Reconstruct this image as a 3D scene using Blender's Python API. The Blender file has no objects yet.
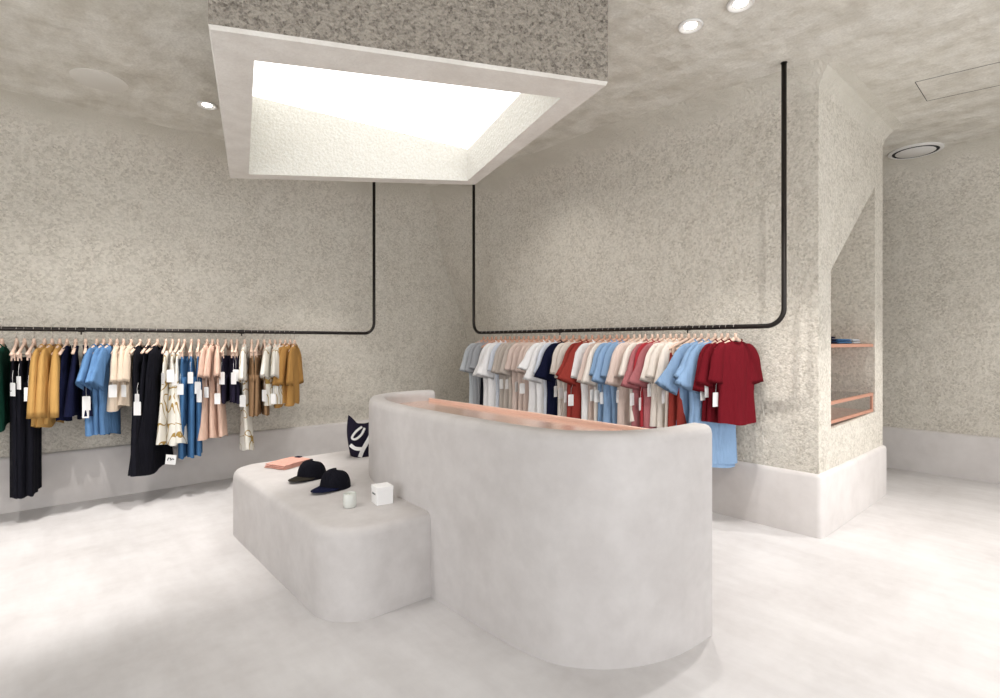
import bpy, math, random
from mathutils import Vector, Matrix
sc = bpy.context.scene
C = sc.collection
rnd = random.Random(7)
PI = math.pi

# ------------------------------------------------------------------ camera, world, exposure
cam_d = bpy.data.cameras.new('camera'); cam = bpy.data.objects.new('camera', cam_d); C.objects.link(cam)
cam.location = (0, 0, 1.5)
cam.rotation_euler = (PI/2, 0, -math.atan2(.6572, .7537))
cam_d.sensor_width = 36; cam_d.lens = 36*.5275; cam_d.shift_y = -.006
cam_d.clip_start = .05
sc.camera = cam
w = bpy.data.worlds.new('world'); sc.world = w; w.use_nodes = True
w.node_tree.nodes['Background'].inputs[0].default_value = (.92, .95, 1, 1)
w.node_tree.nodes['Background'].inputs[1].default_value = 1.5
sc.view_settings.view_transform = 'Standard'; sc.view_settings.look = 'None'
sc.view_settings.gamma = 1; sc.view_settings.use_curve_mapping = False
sc.view_settings.exposure = 0.0

def area(name, loc, rot, sx, sy, power, col):
    d = bpy.data.lights.new(name, 'AREA'); d.shape = 'RECTANGLE'; d.size = sx; d.size_y = sy
    d.energy = power; d.color = col
    o = bpy.data.objects.new(name, d); C.objects.link(o); o.location = loc; o.rotation_euler = rot
    return o
# added fill lights, as from assumed windows behind and left of the camera
area('front_fill', (1.9, -2.96, 1.6), (PI/2, 0, 0), 7.5, 2.6, 125, (.97, .98, 1))
area('side_fill', (-2.96, 1.5, 1.6), (PI/2, 0, -PI/2), 4.5, 2.6, 50, (.97, .98, 1))

def spot(name, loc, target, power, size, blend=.45, col=(1, .965, .935), parent=None, rad=.04):
    d = bpy.data.lights.new(name, 'SPOT'); d.energy = power; d.spot_size = math.radians(size)
    d.spot_blend = blend; d.color = col; d.shadow_soft_size = rad
    o = bpy.data.objects.new(name, d); C.objects.link(o)
    o.location = loc
    v = Vector(target) - Vector(loc)
    o.rotation_euler = v.to_track_quat('-Z', 'Y').to_euler()
    if parent:
        o.parent = parent; o.location = Vector(loc) - parent.location
    return o

# ------------------------------------------------------------------ materials
def mat(name, col, rough=.8, metal=0, bump=None, var=None, spec=None, emis=None, trans=0):
    """bump=(scale,strength,distance,kind); var=list of (scale,amount,detail,colour)"""
    m = bpy.data.materials.new(name); m.use_nodes = True
    nt = m.node_tree; N = nt.nodes; L = nt.links; b = N['Principled BSDF']
    b.inputs['Base Color'].default_value = (*col, 1); b.inputs['Roughness'].default_value = rough
    b.inputs['Metallic'].default_value = metal
    if spec is not None: b.inputs['Specular IOR Level'].default_value = spec
    if trans: b.inputs['Transmission Weight'].default_value = trans
    tc = N.new('ShaderNodeTexCoord')
    last = None
    if var:
        for (s, amt, det, c2) in var:
            vor = det == 'v'
            n = N.new('ShaderNodeTexVoronoi' if vor else 'ShaderNodeTexNoise'); n.inputs['Scale'].default_value = s if not isinstance(s, tuple) else 1
            if not vor: n.inputs['Detail'].default_value = det; n.inputs['Roughness'].default_value = .6
            if isinstance(s, tuple):
                mp = N.new('ShaderNodeMapping'); mp.inputs['Scale'].default_value = s
                if len(s) > 3: pass
                L.new(tc.outputs['Object'], mp.inputs['Vector']); L.new(mp.outputs[0], n.inputs['Vector'])
            else: L.new(tc.outputs['Object'], n.inputs['Vector'])
            r = N.new('ShaderNodeMapRange'); r.inputs['From Min'].default_value = .36; r.inputs['From Max'].default_value = .64
            r.inputs['To Max'].default_value = amt
            if vor:
                r.inputs['From Min'].default_value = .25; r.inputs['From Max'].default_value = 1
                sp = N.new('ShaderNodeSeparateColor'); L.new(n.outputs['Color'], sp.inputs[0]); L.new(sp.outputs[0], r.inputs['Value'])
            else: L.new(n.outputs['Fac'], r.inputs['Value'])
            mx = N.new('ShaderNodeMix'); mx.data_type = 'RGBA'
            L.new(r.outputs[0], mx.inputs['Factor'])
            if last: L.new(last, mx.inputs['A'])
            else: mx.inputs['A'].default_value = (*col, 1)
            mx.inputs['B'].default_value = (*c2, 1)
            last = mx.outputs['Result']
        L.new(last, b.inputs['Base Color'])
    prev = None
    if bump:
        for (s, st, dist, kind) in (bump if isinstance(bump, list) else [bump]):
            if kind == 'v':
                n = N.new('ShaderNodeTexVoronoi'); n.inputs['Scale'].default_value = s; out = n.outputs['Distance']
            else:
                n = N.new('ShaderNodeTexNoise'); n.inputs['Scale'].default_value = 1 if isinstance(s, tuple) else s; n.inputs['Detail'].default_value = 4; out = n.outputs['Fac']
            if isinstance(s, tuple):
                mp = N.new('ShaderNodeMapping'); mp.inputs['Scale'].default_value = s
                L.new(tc.outputs['Object'], mp.inputs['Vector']); L.new(mp.outputs[0], n.inputs['Vector'])
            else: L.new(tc.outputs['Object'], n.inputs['Vector'])
            bp = N.new('ShaderNodeBump'); bp.inputs['Strength'].default_value = st; bp.inputs['Distance'].default_value = dist; bp.invert = (kind == 'v')
            L.new(out, bp.inputs['Height'])
            if prev: L.new(prev, bp.inputs['Normal'])
            prev = bp.outputs[0]
        L.new(prev, b.inputs['Normal'])
    if emis:
        b.inputs['Emission Color'].default_value = (*emis[0], 1); b.inputs['Emission Strength'].default_value = emis[1]
    return m

M = {}
M['render'] = mat('rough_render', (.66, .615, .535), .95,
    bump=[(12, .25, .05, 'n'), (62, .42, .012, 'v')],
    var=[((1.2, 1.2, .7), .5, 6, (.62, .575, .505)), (54, .9, 'v', (.36, .325, .265)), (33, .4, 'v', (.46, .415, .345)), (90, .35, 1, (.78, .75, .69)), (6, .40, 6, (.72, .685, .61))])
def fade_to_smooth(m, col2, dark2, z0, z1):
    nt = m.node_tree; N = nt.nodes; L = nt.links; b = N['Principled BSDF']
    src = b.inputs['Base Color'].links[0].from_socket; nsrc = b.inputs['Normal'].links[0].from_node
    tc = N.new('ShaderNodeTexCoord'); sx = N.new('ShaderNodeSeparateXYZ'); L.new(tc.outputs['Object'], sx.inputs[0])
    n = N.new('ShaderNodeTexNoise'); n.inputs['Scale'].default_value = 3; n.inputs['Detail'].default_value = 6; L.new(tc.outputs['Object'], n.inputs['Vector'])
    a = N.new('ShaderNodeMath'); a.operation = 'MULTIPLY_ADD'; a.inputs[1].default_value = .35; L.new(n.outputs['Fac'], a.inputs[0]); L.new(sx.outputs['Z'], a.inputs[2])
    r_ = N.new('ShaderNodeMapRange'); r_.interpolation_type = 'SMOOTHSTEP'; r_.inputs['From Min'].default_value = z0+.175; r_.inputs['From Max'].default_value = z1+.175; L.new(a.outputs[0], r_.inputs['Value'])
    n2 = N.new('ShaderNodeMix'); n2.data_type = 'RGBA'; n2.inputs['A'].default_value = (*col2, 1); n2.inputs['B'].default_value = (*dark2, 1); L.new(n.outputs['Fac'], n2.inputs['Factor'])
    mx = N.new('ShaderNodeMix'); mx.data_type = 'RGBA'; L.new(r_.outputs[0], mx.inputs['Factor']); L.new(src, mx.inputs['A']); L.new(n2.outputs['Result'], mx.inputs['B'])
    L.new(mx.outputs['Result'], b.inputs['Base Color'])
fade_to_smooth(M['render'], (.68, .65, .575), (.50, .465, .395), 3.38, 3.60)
M['ceil'] = mat('trowelled_ceiling', (.70, .665, .585), .9,
    bump=[(30, .12, .02, 'n'), (5, .4, .08, 'n')],
    var=[((1.3, 3.0, 2), .9, 8, (.56, .525, .45)), ((4, 9, 5), .75, 8, (.50, .465, .395)), ((3, 7, 4.3), .0, 8, (.8, .8, .8)), ((5, 2.5, 6.1), .6, 9, (.84, .82, .76)), (60, .25, 2, (.42, .385, .33))])
M['aggregate'] = mat('exposed_aggregate', (.33, .295, .25), .95,
    bump=[(60, .7, .02, 'v')],
    var=[(56, 1, 'v', (.09, .075, .06)), (80, .6, 2, (.40, .36, .31)), (38, .4, 'v', (.42, .38, .32))])
M['shaft'] = mat('pale_speckled_render', (.62, .61, .57), .9,
    bump=[(40, .5, .02, 'n')], var=[(60, .5, 2, (.50, .47, .40))])
M['soffit'] = mat('soffit_render', (.76, .73, .68), .9,
    bump=[(30, .25, .02, 'n')], var=[(6, .6, 6, (.62, .58, .53)), (60, .12, 2, (.48, .44, .40))])
M['conc'] = mat('smooth_concrete', (.55, .52, .505), .65,
    bump=[(20, .06, .01, 'n')],
    var=[((2.2, 2.2, 1.3), .8, 8, (.475, .445, .43)), (5, .45, 9, (.60, .575, .56)), (11, .25, 9, (.40, .375, .36))])
M['base'] = mat('baseboard_concrete', (.66, .625, .605), .75,
    bump=[(15, .08, .01, 'n')], var=[(2.5, .8, 8, (.57, .535, .515)), (9, .3, 8, (.70, .67, .65))])
M['floor'] = mat('troweled_floor', (.62, .60, .595), .5,
    bump=[(6, .06, .02, 'n')],
    var=[((.6, 1.6, 1), .9, 8, (.49, .465, .455)), (2.3, .5, 8, (.70, .685, .68)), ((7, 1.5, 1), .35, 7, (.45, .425, .415)), (14, .15, 6, (.72, .71, .70))])
M['black'] = mat('dark_bronze_steel', (.022, .018, .016), .38, .6)
M['wood'] = mat('pale_wood', (.72, .53, .42), .55, var=[((30, 4, 4), .3, 3, (.62, .43, .32))])
M['wood_red'] = mat('rosy_wood', (.66, .38, .27), .55, var=[((30, 4, 4), .3, 3, (.56, .30, .2))])
M['hook'] = mat('hook_metal', (.55, .5, .46), .3, .9)
M['copper'] = mat('satin_copper', (.86, .62, .52), .2, .6)
M['copper_edge'] = mat('rosy_timber_edge', (.78, .53, .43), .45, .1)
M['niche_copper'] = mat('brown_copper', (.58, .29, .20), .4, .2)
M['white'] = mat('white_enamel', (.72, .705, .68), .5)
M['card'] = mat('white_card', (.84, .83, .82), .7)
M['ink'] = mat('black_ink', (.02, .02, .02), .6)
M['lamp'] = mat('lamp_lens', (1, 1, 1), .4, emis=((1, .95, .88), 14))
M['sky'] = mat('skylight_diffuser', (1, 1, 1), .4, emis=((1, .995, .98), 2.0))
M['dark'] = mat('dark_gap', (.02, .02, .02), .9)
M['speaker'] = mat('speaker_mesh', (.68, .65, .59), .8, bump=(150, .2, .004, 'v'))
M['glass'] = mat('clear_glass', (1, 1, 1), .02, trans=1)
M['wax'] = mat('pale_wax', (.72, .72, .64), .5)
M['frost'] = mat('milky_glass', (.78, .79, .74), .18, trans=.25)

def cloth(name, col, var=.15, rough=.9, bump=.12):
    c2 = tuple(c*.72 for c in col)
    m = mat(name, col, rough, bump=[(350, bump, .002, 'n'), ((22, 22, 3.5), .8, .03, 'n')], var=[(18, var, 4, c2)], spec=.2)
    m.node_tree.nodes['Principled BSDF'].inputs['Specular IOR Level'].default_value = .08
    return m
def printed(name, base, ink, scale=5):
    m = mat(name, base, .85, spec=.2)
    nt = m.node_tree; N = nt.nodes; L = nt.links; b = N['Principled BSDF']
    tc = N.new('ShaderNodeTexCoord'); n = N.new('ShaderNodeTexNoise'); n.inputs['Scale'].default_value = scale
    n.inputs['Detail'].default_value = 0; n.inputs['Distortion'].default_value = 1.0
    L.new(tc.outputs['Object'], n.inputs['Vector'])
    s = N.new('ShaderNodeMath'); s.operation = 'SUBTRACT'; s.inputs[1].default_value = .5; L.new(n.outputs['Fac'], s.inputs[0])
    a = N.new('ShaderNodeMath'); a.operation = 'ABSOLUTE'; L.new(s.outputs[0], a.inputs[0])
    l = N.new('ShaderNodeMath'); l.operation = 'LESS_THAN'; l.inputs[1].default_value = .021; L.new(a.outputs[0], l.inputs[0])
    mx = N.new('ShaderNodeMix'); mx.data_type = 'RGBA'; L.new(l.outputs[0], mx.inputs['Factor'])
    mx.inputs['A'].default_value = (*base, 1); mx.inputs['B'].default_value = (*ink, 1)
    L.new(mx.outputs['Result'], b.inputs['Base Color'])
    return m
F = {
 'green': cloth('forest_green_cloth', (.009, .055, .036)),
 'black': cloth('black_cloth', (.008, .008, .012)),
 'mustard': cloth('mustard_cloth', (.50, .29, .095)),
 'ochre': cloth('ochre_cloth', (.47, .255, .08)),
 'navy': cloth('navy_cloth', (.008, .010, .032)),
 'blue': cloth('chambray_cloth', (.105, .215, .40)),
 'denim': cloth('mid_blue_denim', (.06, .15, .30)),
 'cream': cloth('cream_cloth', (.68, .56, .44)),
 'peach': cloth('pink_cream_cloth', (.66, .45, .36)),
 'pink': cloth('dusty_pink_cloth', (.62, .43, .34)),
 'tan': cloth('tan_cloth', (.27, .165, .09)),
 'darknavy': cloth('dark_navy_cloth', (.018, .015, .03)),
 'print': printed('white_ochre_print', (.74, .71, .64), (.36, .235, .07), 5),
 'greyw': cloth('pale_grey_cloth', (.52, .55, .58)),
 'grey': cloth('grey_cloth', (.36, .37, .39)),
 'white': cloth('white_cloth', (.88, .87, .87), .08),
 'ice': cloth('ice_white_cloth', (.66, .70, .78), .1),
 'taupe': cloth('taupe_cloth', (.52, .46, .41)),
 'blush': cloth('blush_cloth', (.68, .55, .49)),
 'ivory': cloth('ivory_cloth', (.78, .71, .64), .1),
 'brick': cloth('brick_red_cloth', (.30, .045, .035)),
 'sky': cloth('light_blue_cloth', (.25, .38, .57)),
 'rose': cloth('dusty_rose_cloth', (.42, .15, .16), .5),
 'crimson': cloth('crimson_cloth', (.36, .035, .045)),
 'maroon': cloth('maroon_cloth', (.14, .008, .014)),
}

# ------------------------------------------------------------------ mesh helpers
def mk(name, vs, fs, m, parent=None, smooth=True, mats=None, fmat=None):
    me = bpy.data.meshes.new(name); me.from_pydata([tuple(v) for v in vs], [], fs)
    me.materials.append(m)
    if mats:
        for k in mats: me.materials.append(k)
    me.update()
    if smooth: me.polygons.foreach_set('use_smooth', [True]*len(me.polygons))
    if fmat: me.polygons.foreach_set('material_index', fmat)
    o = bpy.data.objects.new(name, me); C.objects.link(o)
    if parent: o.parent = parent
    return o
def fixn(o):
    import bmesh
    b = bmesh.new(); b.from_mesh(o.data); bmesh.ops.remove_doubles(b, verts=b.verts, dist=1e-5)
    bmesh.ops.recalc_face_normals(b, faces=b.faces); b.to_mesh(o.data); b.free(); return o
def autosm(o, ang=35):
    me = o.data; me.polygons.foreach_set('use_smooth', [True]*len(me.polygons))
    me.set_sharp_from_angle(angle=math.radians(ang)); return o
class MB:
    def __init__(s): s.v = []; s.f = []
    def add(s, vs, fs):
        k = len(s.v); s.v += [tuple(v) for v in vs]; s.f += [tuple(i+k for i in f) for f in fs]
    def rings(s, rs, cap0=True, cap1=True, closed=True):
        n = len(rs[0]); vs = [p for r in rs for p in r]; fs = []
        for i in range(len(rs)-1):
            for j in range(n if closed else n-1):
                a = i*n+j; b = i*n+(j+1) % n
                fs.append((a, b, b+n, a+n))
        if cap0: fs.append(tuple(range(n))[::-1])
        if cap1: fs.append(tuple(range((len(rs)-1)*n, len(rs)*n)))
        s.add(vs, fs)
    def tube(s, pts, r, n=8, cap=True):
        pts = [Vector(p) for p in pts]; rs = []
        up = None
        for i, p in enumerate(pts):
            t = (pts[min(i+1, len(pts)-1)]-pts[max(i-1, 0)]).normalized()
            if up is None: up = t.orthogonal().normalized()
            up = (up - t*up.dot(t)).normalized(); sd = t.cross(up)
            rr = r[i] if isinstance(r, (list, tuple)) else r
            rs.append([p+up*math.cos(2*PI*k/n)*rr+sd*math.sin(2*PI*k/n)*rr for k in range(n)])
        s.rings(rs, cap, cap)
    def box(s, a, b, bev=0):
        x0, y0, z0 = a; x1, y1, z1 = b
        if bev:
            c = min(bev, (x1-x0)*.45, (y1-y0)*.45, (z1-z0)*.45)
            def ring(i, z): return [(x0+i+c, y0+i, z), (x1-i-c, y0+i, z), (x1-i, y0+i+c, z), (x1-i, y1-i-c, z), (x1-i-c, y1-i, z), (x0+i+c, y1-i, z), (x0+i, y1-i-c, z), (x0+i, y0+i+c, z)]
            c2 = c*.6
            s.rings([ring(c2, z0), ring(0, z0+c2), ring(0, z1-c2), ring(c2, z1)])
        else:
            vs = [(x, y, z) for z in (z0, z1) for (x, y) in ((x0, y0), (x1, y0), (x1, y1), (x0, y1))]
            s.add(vs, [(3, 2, 1, 0), (4, 5, 6, 7), (0, 1, 5, 4), (1, 2, 6, 5), (2, 3, 7, 6), (3, 0, 4, 7)])
    def lathe(s, prof, n=32, c=(0, 0, 0)):
        s.rings([[(c[0]+r*math.cos(2*PI*k/n), c[1]+r*math.sin(2*PI*k/n), c[2]+z) for k in range(n)] for r, z in prof])
    def build(s, name, m, parent=None, sm=True, ang=None):
        o = mk(name, s.v, s.f, m, parent, sm); fixn(o)
        if ang: autosm(o, ang)
        return o
def tag(o, label=None, cat=None, group=None, kind=None):
    if label: o['label'] = label
    if cat: o['category'] = cat
    if group: o['group'] = group
    if kind: o['kind'] = kind
    return o
def empty(name, loc, rz=0, label=None, cat=None, group=None):
    o = bpy.data.objects.new(name, None); C.objects.link(o); o.location = loc; o.rotation_euler = (0, 0, rz)
    o.empty_display_size = .1
    return tag(o, label, cat, group)
def catmull(P, n=8):
    P = [Vector(p) for p in P]; out = []
    for i in range(len(P)-1):
        p0 = P[i-1] if i else 2*P[0]-P[1]; p1 = P[i]; p2 = P[i+1]; p3 = P[i+2] if i+2 < len(P) else 2*P[-1]-P[-2]
        for k in range(n):
            t = k/n
            out.append(.5*((2*p1)+(p2-p0)*t+(2*p0-5*p1+4*p2-p3)*t*t+(3*p1-p0-3*p2+p3)*t**3))
    out.append(P[-1]); return out
def interp(tab, x):
    if x <= tab[0][0]: return tab[0][1]
    for (a, b), (c, d) in zip(tab, tab[1:]):
        if x <= c: return b+(d-b)*(x-a)/(c-a)
    return tab[-1][1]

# ------------------------------------------------------------------ room shell
ZC = 3.6
def cove(z, r=.42):
    t = (z-(ZC-r))/r
    return 0 if t <= 0 else r*(1-math.sqrt(max(0, 1-min(t, 1)**2)))*.95
ZS = [0, .25, .49, .7, .9, 1.1, 1.3, 1.5, 1.7, 1.9, 2.1, 2.3, 2.5, 2.7, 2.9, 3.05, 3.18, 3.26, 3.33, 3.4, 3.46, 3.51, 3.55, 3.58, 3.6]
def grid(name, cols, m, flip=False):
    n = len(cols[0]); vs = [p for c in cols for p in c]
    fs = []
    for i in range(len(cols)-1):
        for j in range(n-1):
            a = i*n+j; q = (a, a+n, a+n+1, a+1)
            fs.append(q[::-1] if flip else q)
    return tag(mk(name, vs, fs, m), kind='structure')
# floor and ceiling
mb = MB(); mb.box((-3.2, -3.2, -.2), (8.2, 6.8, 0)); tag(mb.build('floor', M['floor'], sm=False), kind='structure')
# long left-hand wall (Y = 6.4)
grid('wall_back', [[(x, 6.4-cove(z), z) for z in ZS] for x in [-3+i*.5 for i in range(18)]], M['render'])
CR = [(0, 4.99), (.63, 4.97), (1.2, 4.96), (1.47, 4.93), (1.85, 4.84), (2.14, 4.70), (2.5, 4.55), (2.86, 4.42), (3.37, 4.34), (3.6, 4.30)]
def xr(y, z):
    t = max(0, min(1, (y-5.1)/1.3)); s = t*t*(3-2*t) if t < 1 else 1
    s = .55*s+.45*t
    return 4.52+(interp(CR, z)-4.52)*s
ys = [1.45, 2, 2.6, 3.2, 3.8, 4.4, 4.9, 5.1, 5.25, 5.4, 5.55, 5.7, 5.85, 6.0, 6.15, 6.28, 6.42]
cols = []
for i, y in enumerate(ys):
    rr0 = .18+.24*min(1, (y-1.45)/1.6)
    cols.append([(xr(y, z)-cove(z, rr0), (y-cove(z, .18) if i == 0 else y), z) for z in ZS])
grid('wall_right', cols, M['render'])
# pier side with niche
NX0, NX1 = 4.80, 6.035
NB0, NB1, NT0, NT1 = .807, .838, 2.09, 3.0
PE = 6.3; YP = 1.45
def pf(x, z): return (x, YP, z)
vs = []; fs = []
def quad(a, b, c, d):
    k = len(vs); vs.extend([a, b, c, d]); fs.append((k, k+1, k+2, k+3))
for xa, xb, za, zb in ((4.52, NX0, NB0, NB0), (NX0, NX1, NB0, NB1), (NX1, PE, NB1, NB1)):
    quad(pf(xa, 0), pf(xb, 0), pf(xb, zb), pf(xa, za))
for xa, xb, za, zb in ((4.52, NX0, NT0, NT0), (NX0, NX1, NT0, NT1), (NX1, PE, NT1, NT1)):
    quad(pf(xa, za), pf(xb, zb), pf(xb, 3.4), pf(xa, 3.4))
quad(pf(4.52, NB0), pf(NX0, NB0), pf(NX0, NT0), pf(4.52, NT0))
quad(pf(NX1, NB1), pf(PE, NB1), pf(PE, NT1), pf(NX1, NT1))
zt = [z for z in ZS if z >= 3.4]
def cv(z): return cove(z, .18)
for a, b in zip(zt, zt[1:]):
    for t0, t1 in ((0, .16), (.16, .85), (.85, 1)):
        def X(t, z): return (4.52-cv(z))*(1-t)+PE*t
        quad((X(t0, a), YP-cv(a), a), (X(t1, a), YP-cv(a), a), (X(t1, b), YP-cv(b), b), (X(t0, b), YP-cv(b), b))
ND = .46
def nb(x, z): return (x, YP+ND, z)
quad(pf(NX0, NB0), pf(NX1, NB1), nb(NX1, NB1), nb(NX0, NB0))
quad(pf(NX0, NT0), pf(NX1, NT1), nb(NX1, NT1), nb(NX0, NT0))
quad(pf(NX0, NB0), pf(NX0, NT0), nb(NX0, NT0), nb(NX0, NB0)); quad(pf(NX1, NB1), pf(NX1, NT1), nb(NX1, NT1), nb(NX1, NB1))
quad(nb(NX0, NB0), nb(NX1, NB1), nb(NX1, NT1), nb(NX0, NT0))
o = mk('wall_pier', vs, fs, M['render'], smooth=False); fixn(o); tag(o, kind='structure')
grid('wall_pier_end', [[(PE, (y-cv(z) if y < 2 else y), z) for z in ZS] for y in (1.45, 2.2, 3.2)], M['render'])
grid('wall_recess', [[(x, 3.2, z) for z in ZS] for x in (6.3, 7, 7.72)], M['render'])
grid('wall_far_right', [[(7.72-cove(z), y, z) for z in ZS] for y in (3.22, 2, 1, 0, -1, -2, -3)], M['render'])
# ceiling: slab with the skylight shaft cut through it
FL, FR, BR, BL = (.615, 2.863), (2.539, 1.937), (3.175, 4.009), (1.33, 5.35)
iFL, iFR, iBR, iBL = (.875, 3.03), (2.452, 2.232), (3.04, 3.95), (1.425, 5.10)
ZB = 3.03
cs = [(-3.1, -3.1), (8, -3.1), (8, 6.6), (-3.1, 6.6)]
bq = [FL, FR, BR, BL]
vs = [(x, y, ZC) for x, y in cs]+[(x, y, ZC) for x, y in bq]
fs = [(0, 1, 5, 4), (1, 2, 6, 5), (2, 3, 7, 6), (3, 0, 4, 7)]
tag(mk('ceiling', vs, fs, M['ceil'], smooth=False), kind='structure')
# hanging skylight box: aggregate sides, smooth soffit ring, shaft
def boxpt(q, z, sc_=1): return (q[0], q[1], z)
vs = []; fs = []; fm = []
def q4(a, b, c, d, k):
    i = len(vs); vs.extend([a, b, c, d]); fs.append((i, i+1, i+2, i+3)); fm.append(k)
outer = [FL, FR, BR, BL]; inner = [iFL, iFR, iBR, iBL]
ztop = [3.75, 3.33, 3.33, 3.75]   # sloping roof light
for i in range(4):
    j = (i+1) % 4
    # outer side as subdivided strips, soffit with soft edge, shaft wall
    a, b = outer[i], outer[j]
    cx, cy = 2.0, 3.6
    def ins(p, k): return (p[0]+(cx-p[0])*k, p[1]+(cy-p[1])*k)
    a1, b1 = ins(a, .008), ins(b, .008)
    q4((*a, ZC+.02), (*b, ZC+.02), (*b, ZB+.02), (*a, ZB+.02), 0)
    q4((*a, ZB+.02), (*b, ZB+.02), (*b1, ZB), (*a1, ZB), 1)
    q4((*a1, ZB), (*b1, ZB), (*inner[j], ZB), (*inner[i], ZB), 1)
    q4((*inner[i], ZB), (*inner[j], ZB), (*inner[j], ztop[j]), (*inner[i], ztop[i]), 2)
o = mk('trim_skylight_box', vs, fs, M['aggregate'], smooth=False, mats=[M['soffit'], M['shaft']], fmat=fm)
tag(o, kind='structure')
o = mk('window_skylight', [(*inner[i], ztop[i]-.002) for i in range(4)], [(0, 1, 2, 3)], M['sky'], smooth=False); tag(o, kind='structure')
# off-camera walls close the shop; openings are added for the fill lights
def wall_open(name, P, Q, zs, us, ax):
    pass
def frontwall(name, a, b, horiz, c, o0, o1, z0, z1):
    m_ = MB()
    def bx(u0, u1, v0, v1):
        if horiz: m_.box((u0, c-.2, v0), (u1, c, v1))
        else: m_.box((c-.2, u0, v0), (c, u1, v1))
    bx(a, o0, 0, ZC); bx(o1, b, 0, ZC); bx(o0, o1, 0, z0); bx(o0, o1, z1, ZC)
    return tag(m_.build(name, M['render'], sm=False), kind='structure')
frontwall('wall_front', -3.2, 8, True, -3.0, -1.9, 5.7, .3, 2.9)
frontwall('wall_left', -3.2, 6.6, False, -3.0, -.8, 3.8, .3, 2.9)

# baseboards (smooth concrete plinth with rounded top edge)
def offs(path, d, closed=False):
    out = []; n = len(path)
    for i, p in enumerate(path):
        p = Vector(p[:2])
        a = Vector(path[(i-1) % n][:2]) if (i > 0 or closed) else None
        b = Vector(path[(i+1) % n][:2]) if (i < n-1 or closed) else None
        n1 = n2 = None
        if a is not None: t = (p-a).normalized(); n1 = Vector((-t.y, t.x))
        if b is not None: t = (b-p).normalized(); n2 = Vector((-t.y, t.x))
        if n1 is None: n1 = n2
        if n2 is None: n2 = n1
        m_ = (n1+n2).normalized(); k = d/max(.35, m_.dot(n1))
        out.append((p.x+m_.x*k, p.y+m_.y*k))
    return out
def sweep(name, path, section, m, parent=None, ang=50):
    """section: list of (inward offset, z); left of the path is inward"""
    O = {}
    for n_, z in section:
        if n_ not in O: O[n_] = offs(path, n_)
    mb = MB()
    mb.rings([[(*O[n_][i], z) for n_, z in section] for i in range(len(path))])
    return mb.build(name, m, parent, ang=ang)
BS = [(0, 0), (0, .455), (.006, .475), (.018, .487), (.035, .49), (.12, .49), (.12, 0)]
tag(sweep('baseboard_back', [(-3, 6.365), (0, 6.365), (2, 6.365), (5.1, 6.365)], BS, M['base']), kind='structure')
p = [(4.97, 6.5), (4.965, 6.35), (4.93, 6.2), (4.86, 5.95), (4.74, 5.65), (4.62, 5.35), (4.53, 5.1), (4.495, 4.9), (4.495, 4), (4.495, 3), (4.495, 2), (4.495, 1.46), (4.502, 1.438), (4.515, 1.425), (4.54, 1.418), (5.2, 1.418), (6.30, 1.418), (6.325, 1.43), (6.335, 1.46), (6.335, 3.2)]
tag(sweep('baseboard_pier', p, BS, M['base']), kind='structure')
tag(sweep('baseboard_far_right', [(7.685, 3.2), (7.685, 1), (7.685, -3)], BS, M['base']), kind='structure')
# ceiling access panel outline
hx = [(5.306, 1.004), (5.407, .515), (5.90, .53), (5.801, 1.015)]
mb = MB()
for a, b in zip(hx, hx[1:]+hx[:1]):
    mb.tube([(a[0], a[1], 3.6), (b[0], b[1], 3.6)], .0026, 4)
tag(mb.build('trim_access_panel', M['dark']), kind='structure')

# ------------------------------------------------------------------ service desk
dp = [(2.60, 1.325), (2.45, 1.33), (2.32, 1.345), (2.16, 1.39), (2.0, 1.475), (1.88, 1.585), (1.795, 1.73), (1.755, 1.95), (1.742, 2.3), (1.742, 2.7), (1.758, 3.1), (1.81, 3.45), (1.91, 3.73), (2.06, 3.93), (2.24, 4.02), (2.42, 4.045), (2.64, 4.03)]
dpath = [(v.x, v.y) for v in catmull([(x, y, 0) for x, y in dp], 4)]
desk = empty('service_desk', (2.1, 2.7, 0), 0, 'tall curved pale concrete service desk with rounded ends and copper counter inside', 'desk')
DI = Matrix.Translation((-2.1, -2.7, 0))
def rev(p): return p[::-1]
DS = [(0, 0), (0, 1.035), (.006, 1.06), (.02, 1.075), (.04, 1.08), (.10, 1.08), (.12, 1.075), (.134, 1.06), (.14, 1.035), (.14, 0)]
o = sweep('desk_wall', rev(dpath), DS, M['conc'], desk); o.data.transform(DI)
inn = offs(rev(dpath), .138)
def slab(name, poly, z0, z1, m, parent=None):
    mb = MB(); mb.rings([[(x, y, z0) for x, y in poly], [(x, y, z1) for x, y in poly]])
    return mb.build(name, m, parent, ang=30)
inn2 = [(min(x, 2.56), y) for x, y in inn]
o = slab('counter_top', inn2, .965, .995, M['copper'], desk); o.data.transform(DI)
mb = MB(); mb.box((2.555, 1.47, .955), (2.58, 3.88, 1.02), .004)
o = mb.build('counter_edge', M['copper_edge'], desk, ang=30); o.data.transform(DI)
o['label'] = 'raised copper-pink rear edge of the counter'
mb = MB(); mb.box((1.95, 1.6, .45), (2.5, 3.8, .48)); o = mb.build('inner_shelf', M['copper_edge'], desk, ang=30); o.data.transform(DI)

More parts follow.
